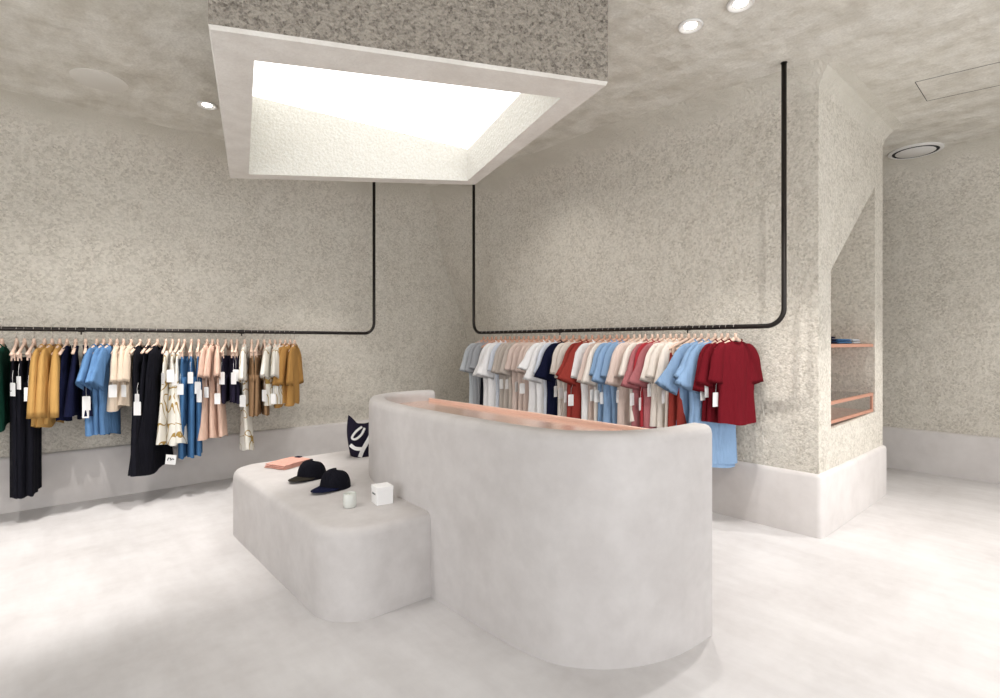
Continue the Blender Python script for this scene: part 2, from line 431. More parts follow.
# ------------------------------------------------------------------ low display plinth, hugging the desk
def arc(cx, cy, r, a0, a1, n=10):
    return [(cx+r*math.cos(math.radians(a0+(a1-a0)*i/n)), cy+r*math.sin(math.radians(a0+(a1-a0)*i/n))) for i in range(n+1)]
hug = offs(rev(dpath), .06)
hug = [p_ for p_ in hug if p_[1] > 2.66 and p_[0] < 2.5]
hug = sorted(hug, key=lambda p_: 0) # path order kept
if hug[0][1] > hug[-1][1]: hug = hug[::-1]
X0 = 1.135
pl = arc(X0+.27, 2.62+.27, .27, 180, 270, 14)+[(1.5, 2.62), (1.80, 2.62)]+hug+[(2.5, 4.2), (2.5, 4.68)]+[(2.0, 4.68)]+arc(X0+.24, 4.68-.24, .24, 90, 180, 10)
mb = MB()
rs = []
for d, z in [(0, 0), (0, .45), (.006, .475), (.02, .492), (.045, .5)]:
    rs.append([(x, y, z) for x, y in offs(pl, d, True)])
mb.rings(rs)
o = mb.build('display_plinth', M['conc'], ang=50)
tag(o, 'low pale concrete display block with rounded corner joined to the tall desk', 'plinth')

# ------------------------------------------------------------------ hanging rails
def bentpath(pts, r, n=10):
    pts = [Vector(p) for p in pts]; out = [pts[0]]
    for i in range(1, len(pts)-1):
        a = (pts[i-1]-pts[i]).normalized(); b = (pts[i+1]-pts[i]).normalized()
        s = pts[i]+a*r; e = pts[i]+b*r; c = pts[i]+a*r+b*r
        for k in range(n+1):
            t = k/n*PI/2
            out.append(c-b*r*math.cos(t)-a*r*math.sin(t))
    out.append(pts[-1]); return out
RZ = 1.62
def rail(root, pts, colls):
    mb = MB(); mb.tube(bentpath(pts, .13), .0185, 14); mb.build('bent_tube', M['black'], root)
    for c in colls:
        mb = MB(); ax = Vector(pts[2])-Vector(pts[1]); ax.normalize()
        c = Vector(c); mb.tube([c-ax*.022, c+ax*.022], .0225, 14)
        mb.tube([c, c-Vector((0, 0, .045))], .006, 8); mb.build('joint_collar', M['black'], root, ang=40)
    for p_ in (pts[0], pts[-1]):
        mb = MB(); mb.lathe([(.021, -.006), (.023, -.004), (.023, .002)], 20, p_); mb.build('ceiling_plate', M['black'], root, ang=40)
YL = 6.05; XR = 4.2
rl = empty('clothes_rail', (0, 0, 0), 0, 'black bent steel rail hanging from ceiling along the long left wall', 'clothes rail')
rail(rl, [(-1.6, YL, ZC), (-1.6, YL, RZ), (3.17, YL, RZ), (3.17, YL, ZC)], [(.28, YL, RZ), (1.62, YL, RZ)])
rr = empty('clothes_rail', (0, 0, 0), 0, 'black bent steel rail hanging from ceiling behind the tall desk', 'clothes rail')
rail(rr, [(XR, 1.58, ZC), (XR, 1.58, RZ+.01), (XR, 5.33, RZ+.01), (XR, 5.33, ZC)], [(XR, 3.84, RZ+.01), (XR, 2.36, RZ+.01)])

# ------------------------------------------------------------------ garments
def ring_pts(cx, cz, hw, th, n, z_fn=None, fold=0, fk=5, ph=0, z=0, zdrop=None):
    out = []
    for k in range(n):
        a = 2*PI*k/n; s = math.cos(a); q = math.sin(a)
        x = cx+hw*s
        y = math.copysign(abs(q)**.8, q)*th + fold*math.sin(fk*s*1.7+ph+(.9 if q > 0 else 0))*(.35+.65*abs(q))
        out.append((x, y, z+(zdrop(s, q) if zdrop else 0)))
    return out
def body(mb, R, zn, slope, zhem, hws, th, fold, neck=.33, deep=.03, strap=False, n=30, nv=12, hemw=.01, sh=.205):
    ph = R.uniform(0, 6); fk = R.uniform(3, 5.5); lean = R.uniform(-.03, .03)*fold/.012; tw = R.uniform(-.5, .5)*fold/.012
    rs = []
    for i in range(nv+1):
        v = i/nv; hw = interp(hws, v); t = interp(th, v); fo = fold*min(1, v*1.6)
        pts = []
        for k in range(n):
            a = 2*PI*k/n; s = math.cos(a); q = math.sin(a)
            zt = zn-slope*(max(0, abs(s)-.25)/.75)**1.15
            if abs(s) < neck: zt -= (deep if q < 0 else deep*.45)*math.sqrt(1-(s/neck)**2)
            zz = zt*(1-v)+(zhem+hemw*math.sin(3*s+ph))*v
            tt = t
            if v == 0: tt = .022 if abs(s) < neck else .011
            y = math.copysign(abs(q)**.75, q)*tt+fo*math.sin(fk*s+ph+(1.1 if q > 0 else 0)+v*.8)*(.4+.6*abs(q))+lean*v+tw*.05*s*v*v
            pts.append((hw*s, y, zz))
        rs.append(pts)
    mb.rings(rs, cap0=False, cap1=False)
    # inner back of the neck / closing strip just below the shoulder line
    top = rs[0]; vs = [(x, y*.4, z-.004) for x, y, z in top]
    k = len(vs); mb.add(top+vs, [(j, (j+1) % n, n+(j+1) % n, n+j) for j in range(n)])
    return rs
def sleeve(mb, R, side, x0, z0, L, a0, a1, ang, th=.028, n=18, nv=9, flare=0, drape=0):
    ph = R.uniform(0, 6); yo = R.uniform(-.012, .004)
    d = Vector((side*math.sin(ang), 0, -math.cos(ang)))
    P1 = Vector((side*(x0-.01), 0, z0+.004))
    key = [P1+Vector((-side*.085, 0, .045)), P1+Vector((-side*.03, 0, .018)), P1+d*.05, P1+d*L*.55, P1+d*L]
    P = catmull(key, 4); rs = []
    m_ = len(P)-1; A_ = [(0, .028), (.25, .058), (.5, a0*.96), (.75, a0), (1, a1)]
    for i, c in enumerate(P):
        v = i/m_; t = (P[min(i+1, m_)]-P[max(i-1, 0)]).normalized()
        w_ = Vector((t.z*-1, 0, t.x))
        if w_.x*side < 0: w_ = -w_
        a = interp(A_, v)+flare*v*v; tt = th*(.4+.6*min(1, v*1.8)); c = c+Vector((0, yo*v, 0))
        rs.append([tuple(c+w_*a*math.cos(2*PI*k/n)+Vector((0, tt*math.sin(2*PI*k/n)+.007*v*math.sin(3*2*PI*k/n+ph), 0))) for k in range(n)])
    mb.rings(rs, cap0=True, cap1=False)
    last = rs[-1]; c = sum((Vector(p) for p in last), Vector())/n
    mb.add(last+[tuple(c+(Vector(p)-c)*.84-d*.06) for p in last], [(j, (j+1) % n, n+(j+1) % n, n+j) for j in range(n)])

def g_top(R, kind, o):
    """builds local mesh; hook centre at the origin, hanging down -z. returns MB, near half width at hem and its z"""
    mb = MB(); L = o.get('L', .66); zn = o.get('zn', -.088); zh = zn-L; S = o.get('s', 1)
    if kind in ('tee', 'top', 'blouse', 'dress', 'jumpsuit_top', 'sleeveless'):
        hw = o.get('hw', [(0, .20*S), (.12, .215*S), (.3, .225*S), (.6, .215*S), (1, .225*S)])
        th = o.get('th', [(0, .012), (.08, .026), (.35, .036), (1, .034)])
        body(mb, R, zn, o.get('slope', .085), zh, hw, th, o.get('fold', .008), o.get('neck', .33), o.get('deep', .03), hemw=o.get('hemw', .01))
        if kind != 'sleeveless':
            sl = o.get('sl', .2); ang = o.get('sang', .42)
            for sd in (-1, 1):
                sleeve(mb, R, sd, .172*S, zn-.105, sl, .072, o.get('cuff', .078), ang, o.get('sth', .03), flare=o.get('flare', 0))
        return mb, interp(hw, 1)
def g_trousers(R, o):
    mb = MB(); zn = o.get('zn', -.20); L = o.get('L', 1.0); hw = o.get('w', .19); leg = o.get('leg', .11); crotch = min(.27, L*.55)
    ph = R.uniform(0, 6); n = 26; rs = []
    for i in range(6):
        v = i/5; w_ = hw*(1+.12*v)
        rs.append([(w_*math.cos(2*PI*k/n), (.014+.022*v)*math.sin(2*PI*k/n)+.007*math.sin(4*math.cos(2*PI*k/n)+ph)*(1 if v else .3), zn-crotch*v) for k in range(n)])
    mb.rings(rs, cap0=False, cap1=True)
    top = rs[0]; mb.add(top+[(x*.98, y*.5, z-.01) for x, y, z in top], [(j, (j+1) % n, n+(j+1) % n, n+j) for j in range(n)])
    n = 16
    for sd in (-1, 1):
        rs = []; ph = R.uniform(0, 6)
        for i in range(9):
            v = i/8; a = hw*.56*(1-v)+leg*v; c = sd*(hw*.52+.01*v)
            rs.append([(c+a*math.cos(2*PI*k/n), .03*math.sin(2*PI*k/n)*(1)+.008*math.sin(2*math.cos(2*PI*k/n)*2+ph+v)+sd*.004, zn-crotch*.75-(L-crotch*.75)*v+(.006*math.sin(3*2*PI*k/n) if i == 8 else 0)) for k in range(n)])
        mb.rings(rs, cap0=True, cap1=False)
    return mb, leg+hw*.5
def wave_hem(): pass

def make_tag(parent, x, z, yaw, R, big=1.0, drop=.1):
    w_, h_ = .052*big, .098*big
    e = MB(); c, s = math.cos(yaw), math.sin(yaw)
    t = .0012; zz = z
    def P(u, v, k): return (x+u*c-k*s, u*s+k*c, zz+v)
    cr = .006
    out = [(-w_/2, -h_), (w_/2, -h_), (w_/2, -cr), (w_/2-cr, 0), (-w_/2+cr, 0), (-w_/2, -cr)]
    e.rings([[P(u, v, -t) for u, v in out], [P(u, v, t) for u, v in out]])
    g = e.build('price_tag', M['card'], parent, ang=30)
    g['label'] = 'white paper price tag'
    s_ = MB(); s_.tube([(x, 0, zz-.006), (x+.004, .002, zz+drop*.5), (x+.02, 0, zz+drop)], .0012, 4)
    s_.build('tag_string', M['card'], g)

def make_hanger(loc, rz, label, group, m, clips=False, clip_z=-.2, clip_w=.15, drop=0):
    root = empty('clothes_hanger', loc, rz, label, 'hanger', group)
    mb = MB(); rs = []; n = 10; W = .185
    for i in range(21):
        u = -1+2*i/20; x = W*u
        zc = -drop-.080-.088*abs(u)**1.12
        hh = .017*(1-.35*abs(u)); tt = .009+.004*abs(u)
        y = .010*u*u
        rs.append([(x, y+tt*math.cos(2*PI*k/n), zc+hh*math.sin(2*PI*k/n)) for k in range(n)])
    mb.rings(rs)
    mb.tube([(0, 0, -.036-drop), (0, 0, -.05-drop), (0, 0, -.088-drop)], [.009, .012, .018], 10)
    mb.build('hanger_arms', m, root)
    mb = MB(); R0 = .0225
    pts = [(R0*math.sin(math.radians(a)), 0, R0*math.cos(math.radians(a))) for a in range(-95, 136, 15)]
    pts += [(.008, 0, -.028), (0, 0, -.036), (0, 0, -.05-drop)]
    mb.tube(pts, .0024, 6); mb.build('hook', M['hook'], root)
    if clips:
        mb = MB(); mb.tube([(-.165, .008, -.15-drop), (-.16, .004, -.172-drop), (.16, .004, -.172-drop), (.165, .008, -.15-drop)], .003, 6); mb.build('clip_bar', M['hook'], root)
        for sx in (-clip_w, clip_w):
            mb = MB(); mb.box((sx-.014, -.012, clip_z-.02-drop), (sx+.014, .018, -.155-drop), .004); mb.build('clip', m, root, ang=30)
    return root

ORD = ['first', 'second', 'third', 'fourth', 'fifth']
def garment(kind, fab, loc, rz, label, cat, name, group, o, R, tagz=None, tagyaw=PI/2, tagx=None, hang='wood', hang_label='', hgroup=''):
    if kind == 'trousers': mb, hw = g_trousers(R, o)
    else: mb, hw = g_top(R, kind, o)
    drop = .045 if loc[1] > 6 else .014
    g = empty(name, (loc[0], loc[1], loc[2]-drop), rz, label, cat, group)
    g.rotation_euler[1] = R.uniform(-.025, .025)
    pn = {'trousers': 'trouser_cloth', 'dress': 'dress_cloth', 'sleeveless': 'dress_cloth'}.get(kind, 'shirt_cloth')
    bd = mb.build(pn, F[fab], g)
    zn = o.get('zn', -.20 if kind == 'trousers' else -.088)
    if kind in ('tee', 'top', 'blouse', 'dress'):
        # ribbed collar
        nk = .33; c = MB(); pts = []; S = o.get('hw', [(0, .20)])[0][1]
        for k in range(25):
            a = 2*PI*k/24; pts.append((nk*S*math.cos(a), .022*math.sin(a)-.002, zn+.002-(.03 if math.sin(a) < 0 else .013)*abs(math.sin(a))))
        c.tube(pts, .0055, 6, cap=False); c.build('collar', F[fab], g)
    if kind == 'trousers':
        c = MB(); w_ = o.get('w', .19); n = 24
        c.rings([[(w_*1.01*math.cos(2*PI*k/n), .0165*math.sin(2*PI*k/n), zn+dz) for k in range(n)] for dz in (.002, -.034)], False, False)
        c.build('waistband', F[fab], g)
    if tagz is not None and R.random() > .17:
        make_tag(g, tagx if tagx is not None else -(hw+.012), tagz, tagyaw+R.uniform(-.5, .3), R, R.uniform(1.05, 1.3) if loc[1] > 6 else 1.15)
    hl = make_hanger(loc, rz, hang_label, hgroup, M[hang], clips=(kind == 'trousers' or o.get('clips')), clip_z=zn, drop=drop)
    hl.rotation_euler[1] = g.rotation_euler[1]
    return g

R_ = random.Random(11)
FL_HW = [(0, .19), (.1, .20), (.35, .19), (.6, .22), (1, .27)]
LG = 'garments on the left rail'
specs = [  # kind, fabric, xs, rot, name, category, description, options, tag z
 ('dress', 'green', [-.46, -.39, -.32, -.24], 82, 'dress', 'dress', 'dark green knee length dress', dict(L=.66, sl=.24, hw=FL_HW), -.64),
 ('trousers', 'black', [-.15, -.10, -.04], 84, 'trousers', 'trousers', 'long black trousers', dict(L=1.11, leg=.10, w=.17), -.38),
 ('top', 'mustard', [.03, .08, .13], 78, 'sweater', 'sweater', 'mustard long-sleeved sweater', dict(L=.66, sl=.52, sang=.12, cuff=.06, th=[(0, .012), (.1, .028), (1, .034)]), None),
 ('sleeveless', 'navy', [.18, .24, .31], 82, 'sleeveless_top', 'top', 'navy sleeveless top', dict(L=.62, hw=[(0, .12), (.25, .16), (.5, .2), (1, .22)], slope=.03), -.56),
 ('dress', 'blue', [.39, .44, .49], 66, 'dress', 'dress', 'mid blue wide-sleeved shirt dress', dict(L=.78, sl=.30, sang=.42, flare=.05, cuff=.09, fold=.012), -.60),
 ('tee', 'cream', [.54, .59, .65], 72, 't_shirt', 't-shirt', 'pinkish cream blouse', dict(L=.55, sl=.26, sang=.3), -.46),
 ('sleeveless', 'black', [.72, .79, .86], 62, 'long_dress', 'dress', 'long black sleeveless dress', dict(L=1.17, hw=[(0, .13), (.2, .18), (.45, .18), (1, .34)], slope=.03, deep=.07, fold=.018), -.58),
 ('sleeveless', 'print', [.93, .985, 1.04], 72, 'printed_dress', 'dress', 'white dress with ochre brushstroke print', dict(L=.88, hw=[(0, .13), (.2, .17), (.5, .19), (1, .25)], slope=.03, zn=-.14, fold=.012), -.34),
 ('trousers', 'denim', [1.09, 1.15, 1.215], 70, 'jeans', 'jeans', 'wide mid-blue jeans', dict(L=.95, leg=.13, w=.19, zn=-.21), -.40),
 ('dress', 'pink', [1.29, 1.34, 1.39], 72, 'dress', 'dress', 'dusty pink short-sleeved dress', dict(L=.90, sl=.26, sang=.32, flare=.03, hw=[(0, .19), (.25, .19), (.5, .18), (1, .28)], fold=.014), -.52),
 ('trousers', 'darknavy', [1.465, 1.52, 1.575], 74, 'shorts', 'shorts', 'dark navy tailored shorts', dict(L=.45, leg=.12, w=.18, zn=-.21), -.36),
 ('dress', 'print', [1.65], 72, 'printed_jumpsuit', 'jumpsuit', 'long white jumpsuit with ochre print', dict(L=1.06, sl=.3, sang=.25, flare=.02, hw=[(0, .19), (.3, .18), (.5, .15), (1, .18)], fold=.016), -.62),
 ('trousers', 'tan', [1.72, 1.785, 1.85], 72, 'cropped_trousers', 'trousers', 'tan brown cropped trousers', dict(L=.60, leg=.12, w=.18, zn=-.21), None),
 ('blouse', 'print', [1.91, 1.965, 2.02], 64, 'printed_blouse', 'blouse', 'white blouse with ochre print', dict(L=.60, sl=.28, sang=.36, flare=.02, fold=.012), -.55),
 ('top', 'ochre', [2.075, 2.13, 2.18], 50, 'sweater', 'sweater', 'ochre short-sleeved sweater', dict(L=.63, sl=.36, sang=.26, cuff=.07), None),
]
for kind, fab, xs, rot, name, cat, desc, o, tz in specs:
    n = len(xs)
    for i, x in enumerate(xs):
        od = dict(o); od['L'] = o['L']*R_.uniform(.985, 1.015)
        od.setdefault('th', [(0, .010), (.12, .018), (.5, .034), (1, R_.uniform(.04, .062))]); od['L'] += .03; od['hemw'] = .022; od['fold'] = o.get('fold', .012)+.003
        ps = (f'{ORD[i]} from the left of the {["","","two","three","four"][n]}' if n > 1 else 'only one')
        lab = f'{desc} on the left rail, ' + (f'{ORD[i]} from left of its {["","","two","three","four"][n]}' if n > 1 else 'beside the tan trousers')
        hlab = f'pale wooden hanger holding the ' + (f'{ORD[i]} ' if n > 1 else '') + desc + ' of the left rail'
        grp = f'{desc} group on the left rail' if n > 1 else None
        garment(kind, fab, (x, YL, RZ), math.radians(rot+R_.uniform(-9, 8)), lab, cat, name, grp, od, R_,
                tagz=tz if tz is None else tz+R_.uniform(-.07, .05), tagyaw=R_.uniform(.9, 1.3), hang='wood', hang_label=hlab, hgroup='hangers on the left rail')

TEE = dict(L=.69, sl=.27, sang=.16, cuff=.082, hw=[(0, .19), (.12, .2), (.3, .195), (.6, .18), (1, .19)], th=[(0, .012), (.08, .026), (.35, .034), (1, .032)], fold=.011)
BOX = dict(L=.74, sl=.30, sang=.26, cuff=.10, flare=.02, fold=.014)
rspecs = [
 ('tee', 'greyw', [5.13], 't_shirt', 't-shirt', 'pale grey t-shirt at the far end', TEE, -.62),
 ('tee', 'grey', [5.05, 4.97], 't_shirt', 't-shirt', 'mid grey t-shirt', dict(TEE, L=.8), None),
 ('trousers', 'black', [4.89], 'trousers', 'trousers', 'black trousers between grey and white t-shirts', dict(L=.95, w=.18, leg=.12, zn=-.2), None),
 ('tee', 'white', [4.80, 4.72], 'oversized_t_shirt', 't-shirt', 'bright white oversized t-shirt', BOX, None),
 ('tee', 'ice', [4.64], 't_shirt', 't-shirt', 'icy bluish white t-shirt', TEE, -.60),
 ('blouse', 'taupe', [4.56, 4.48, 4.40], 'blouse', 'blouse', 'taupe grey blouse', dict(TEE, L=.74), -.55),
 ('blouse', 'blush', [4.32, 4.24, 4.16, 4.08], 'blouse', 'blouse', 'blush beige blouse', dict(TEE, L=.76), -.56),
 ('tee', 'white', [4.0, 3.92], 'oversized_t_shirt', 't-shirt', 'clean white boxy t-shirt', BOX, None),
 ('tee', 'ice', [3.84], 't_shirt', 't-shirt', 'cool white t-shirt beside the navy one', TEE, None),
 ('tee', 'navy', [3.745], 't_shirt', 't-shirt', 'navy t-shirt', BOX, None),
 ('tee', 'ivory', [3.65, 3.57], 't_shirt', 't-shirt', 'ivory t-shirt right of the navy one', dict(TEE, L=.74), -.55),
 ('tee', 'brick', [3.48, 3.40], 't_shirt', 't-shirt', 'brick red t-shirt', dict(BOX, L=.76), -.62),
 ('tee', 'white', [3.32], 't_shirt', 't-shirt', 'white t-shirt right of the brick red ones', TEE, None),
 ('tee', 'blush', [3.25], 't_shirt', 't-shirt', 'blush t-shirt left of the ivory one', TEE, -.6),
 ('tee', 'ivory', [3.18], 't_shirt', 't-shirt', 'ivory t-shirt left of the light blue shirts', TEE, -.55),
 ('blouse', 'sky', [3.10, 3.04, 2.97], 'shirt', 'shirt', 'light blue shirt', dict(TEE, L=.8), -.58),
 ('tee', 'blush', [2.90, 2.84], 't_shirt', 't-shirt', 'blush pink t-shirt beside light blue shirts', dict(TEE, L=.74), -.58),
 ('tee', 'ivory', [2.78], 't_shirt', 't-shirt', 'ivory t-shirt left of the rose blouses', TEE, -.58),
 ('blouse', 'rose', [2.71], 'blouse', 'blouse', 'dusty rose mottled blouse left of the crimson top', dict(BOX, L=.74), -.58),
 ('tee', 'crimson', [2.65], 't_shirt', 't-shirt', 'crimson top between the dusty rose blouses', dict(TEE, L=.72), None),
 ('blouse', 'rose', [2.59], 'blouse', 'blouse', 'dusty rose mottled blouse right of the crimson top', dict(BOX, L=.74), -.60),
 ('tee', 'ivory', [2.525, 2.47, 2.415], 't_shirt', 't-shirt', 'cream t-shirt right of the rose blouses', dict(TEE, L=.72), -.50),
 ('trousers', 'brick', [2.35, 2.295], 'trousers', 'trousers', 'brick red trousers', dict(L=1.0, w=.18, leg=.12, zn=-.2), None),
 ('dress', 'sky', [2.235, 2.175, 2.115], 'dress', 'dress', 'long light blue dress', dict(L=1.05, sl=.30, sang=.42, cuff=.10, flare=.015, fold=.016, hw=[(0, .2), (.2, .21), (.5, .2), (1, .25)]), None),
 ('tee', 'maroon', [2.06, 2.01], 't_shirt', 't-shirt', 'maroon t-shirt behind the front maroon one', dict(TEE, L=.66), -.46),
 ('tee', 'maroon', [1.945], 't_shirt', 't-shirt', 'maroon t-shirt hanging frontmost at the near end', dict(TEE, L=.68, sl=.25, hw=[(0, .185), (.12, .19), (.3, .185), (.6, .165), (1, .178)]), -.50),
]
for kind, fab, ysr, name, cat, desc, o, tz in rspecs:
    n = len(ysr)
    for i, y in enumerate(ysr):
        od = dict(o); od['L'] = o['L']*R_.uniform(.97, 1.03)+(.17 if y > 2.9 and kind != 'trousers' else .05 if y > 2.3 else 0)
        if 'sl' in o: od['sl'] = o['sl']*R_.uniform(.85, 1.25); od['sang'] = o['sang']+R_.uniform(-.06, .12)
        if n > 1:
            lab = f'{desc} on the right rail, {ORD[i]} from left of {["","","two","three","four"][n]}'
            hlab = f'rosy wooden hanger holding the {ORD[i]} {desc}'
            grp = f'{desc} group on the right rail'
        else:
            lab = f'{desc} of the right rail'; hlab = f'rosy wooden hanger holding the {desc}'; grp = None
        nearend = max(0, (3-y)/1.05)
        rot = -22-6*max(0, 1-abs(y-1.945)/.3)+R_.uniform(-7, 7)
        if fab == 'white': rot -= 9
        garment(kind, fab, (XR, y, RZ+.01), math.radians(rot), lab, cat, name, grp, od, R_,
                tagz=tz if tz is None else tz+R_.uniform(-.03, .03), tagyaw=R_.uniform(.2, .7),
                hang='wood_red' if y > 2.9 else 'wood', hang_label=hlab.replace('rosy', 'rosy' if y > 2.9 else 'pale'), hgroup='hangers on the right rail')

# white card hanging low on the last long black dress
t_ = MB(); t_.box((-.045, -.001, -.09), (.045, .001, 0)); 
ld = bpy.data.objects['long_dress.002']; cd = t_.build('swing_card', M['card'], ld, sm=False)
Mi = (Matrix.Translation(ld.location) @ ld.rotation_euler.to_matrix().to_4x4()).inverted()
cd.matrix_basis = Mi @ Matrix.Translation((.93, 5.76, .45)) @ Matrix.Rotation(-.55, 4, 'Z') @ Matrix.Rotation(.12, 4, 'Y')
cd['label'] = 'white card with black curl at the hem'
t_ = MB(); t_.tube([(-.028, -.003, -.055), (-.02, -.003, -.03), (-.004, -.003, -.03), (.002, -.003, -.052), (.012, -.003, -.035), (.027, -.003, -.04)], .004, 6); t_.build('printed_mark', M['ink'], cd)

# ------------------------------------------------------------------ things on the plinth
PZ = .5
# baseball caps
def cap(loc, rz, label, fab, brimfab):
    r = empty('baseball_cap', (loc[0]-.02, loc[1]+.02, loc[2]), rz, label, 'cap', 'baseball caps on the display block')
    mb = MB(); rs = []; n = 36
    for i in range(11):
        v = i/10; e = v*PI/2*.985
        rr_ = math.cos(e)**.62; z = .118*math.sin(e)**1.02
        ring = []
        for k in range(n):
            a = 2*PI*k/n; seam = 1-.012*abs(math.cos(3*a))**12
            fx = .106*rr_*math.cos(a)*seam; fy = .09*rr_*math.sin(a)*seam
            zz = z + (.012*math.cos(a) if v > .2 else .0)*min(1, v)
            if math.cos(a) < 0 and v < .15: zz += .0
            ring.append((fx, fy, zz))
        rs.append(ring)
    mb.rings(rs, cap0=False); mb.build('crown', F[fab], r)
    # brim
    mb = MB(); top = []; bot = []
    nu, nv = 17, 6
    vs = []
    for i in range(nu):
        a = math.radians(-62+124*i/(nu-1))
        for j in range(nv):
            v = j/(nv-1)
            x0, y0 = .102*math.cos(a), .087*math.sin(a)
            ext = .098*math.cos(a*1.28)**.7 if abs(a*1.28) < PI/2 else 0
            x = x0+ext*v; y = y0*(1+.0*v); z = .018-.006*v-1.3*y*y
            vs.append((x, y, z+.006))
    fs = [(i*nv+j, (i+1)*nv+j, (i+1)*nv+j+1, i*nv+j+1) for i in range(nu-1) for j in range(nv-1)]
    o = mk('brim', vs, fs, F[brimfab], r); sm = o.modifiers.new('s', 'SOLIDIFY'); sm.thickness = .003
    mb = MB(); mb.lathe([(.001, .128), (.007, .126), (.008, .121), (.001, .119)], 14); mb.build('top_button', F[fab], r)
    mb = MB(); mb.tube([(-.104*math.cos(t_), .088*math.sin(t_), .008) for t_ in [-.5+i*.1 for i in range(11)]], .005, 6); mb.build('back_strap', F[fab], r)
    r.scale = (1.07, 1.07, 1.07)
    return r
F['capbrim'] = cloth('charcoal_brown_cloth', (.03, .026, .02))
cap((1.545, 3.86, PZ), math.radians(205), 'black baseball cap nearer the folded pink cloth', 'black', 'capbrim')
cap((1.56, 3.48, PZ), math.radians(205), 'black baseball cap nearer the white candle', 'black', 'navy')
# folded pink cloth
r = empty('folded_towel', (1.535, 4.39, PZ), math.radians(115), 'salmon pink folded towel on the far corner of the display block', 'towel')
F['salmon'] = cloth('salmon_cloth', (.68, .37, .30))
for k in range(3):
    mb = MB(); rs = []
    z0 = .001+k*.012
    for i in range(13):
        u = -1+2*i/12
        pts = []
        for j in range(16):
            a = 2*PI*j/16
            y = math.copysign(abs(math.cos(a))**.35, math.cos(a))*(.155-.004*k); z = z0+.0062+math.copysign(abs(math.sin(a))**.6, math.sin(a))*.0058+.0012*math.sin(u*4+k)
            pts.append((u*(.108-.003*k)+.003*math.sin(3*y*9+k), y, z))
        rs.append(pts)
    mb.rings(rs); mb.build('folded_layer', F['salmon'], r, ang=60)
mb = MB(); mb.box((.0, -.150, .038), (.05, -.11, .044), .002); q = mb.build('dark_label', F['darknavy'], r, ang=30); q['label'] = 'small dark corner label'
# candle jar
r = empty('candle_jar', (1.425, 3.03, PZ), 0, 'small milky glass candle jar beside the white box', 'candle')
mb = MB(); mb.lathe([(.001, 0), (.034, 0), (.038, .004), (.039, .02), (.039, .083), (.037, .085), (.036, .083), (.036, .014), (.001, .014)], 32); mb.build('glass_jar', M['frost'], r, ang=50)
mb = MB(); mb.lathe([(.001, .0145), (.0355, .0145), (.0355, .068), (.001, .069)], 32); mb.build('wax', M['wax'], r, ang=50)
mb = MB(); mb.tube([(0, 0, .068), (.001, 0, .08)], .0012, 6); mb.build('wick', M['ink'], r)
# white carton
r = empty('product_box', (1.617, 2.978, PZ), math.radians(-8), 'small white cardboard box at the desk end of the display block', 'box')
mb = MB(); mb.box((-.052, -.052, 0), (.052, .052, .108), .002); mb.build('carton', M['card'], r, ang=30)
mb = MB(); mb.box((-.0535, -.0535, .086), (.0535, .0535, .110), .002); mb.build('lid', M['card'], r, ang=30)
mb = MB()
for k in range(5):
    mb.box((-.0532, .030-k*.011-.007, .058), (-.0518, .030-k*.011, .066 if k % 2 else .069))
q = mb.build('printed_name', M['ink'], r, sm=False); q['label'] = 'tiny black printed lettering'
# tote bag
r = empty('tote_bag', (2.21, 4.36, PZ), math.radians(-5), 'dark navy tote bag with white strap handles behind the desk end', 'bag')
mb = MB(); rs = []; n = 32
for i in range(15):
    v = i/14; hw = .135+.05*math.sin(v*PI*.55)-.01*v; th = .075*(1-v)**.6+.022
    z = .29*v
    ring = []
    for k in range(n):
        a = 2*PI*k/n; s = math.copysign(abs(math.cos(a))**.6, math.cos(a)); q_ = math.copysign(abs(math.sin(a))**.7, math.sin(a))
        ring.append((hw*s+.008*math.sin(5*v+3*s), th*q_+.012*math.sin(3.2*s+2.2*v*3), z+v*(.07*max(0, -s-.55)*2-.015*math.cos(3*s))))
    rs.append(ring)
mb.rings(rs, cap0=True, cap1=False); mb.build('bag_body', F['darknavy'], r)
def ribbon(pts, w_, m, name, parent, nrm=(0, -1, 0), t=.004):
    P = catmull(pts, 6); N_ = Vector(nrm); mb = MB(); rs = []
    for i, p_ in enumerate(P):
        d = (P[min(i+1, len(P)-1)]-P[max(i-1, 0)]).normalized(); sd = d.cross(N_).normalized()
        rs.append([p_+sd*w_/2+N_*t, p_-sd*w_/2+N_*t, p_-sd*w_/2-N_*t, p_+sd*w_/2-N_*t])
    mb.rings(rs); return mb.build(name, m, parent, ang=40)
ribbon([(.045, -.088, .275), (.02, -.098, .22), (-.03, -.108, .14), (-.075, -.108, .07), (-.10, -.10, .005)], .034, M['card'], 'strap', r)
ribbon([(-.075, -.085, .265), (-.13, -.088, .23), (-.165, -.085, .18), (-.14, -.10, .165), (-.09, -.106, .20), (-.055, -.098, .255)], .018, M['card'], 'strap', r)
ribbon([(-.175, -.07, .115), (-.14, -.095, .085), (-.085, -.108, .075)], .03, M['card'], 'strap', r)
ribbon([(.07, -.108, .15), (.03, -.11, .10), (-.01, -.108, .03)], .03, M['card'], 'strap', r)

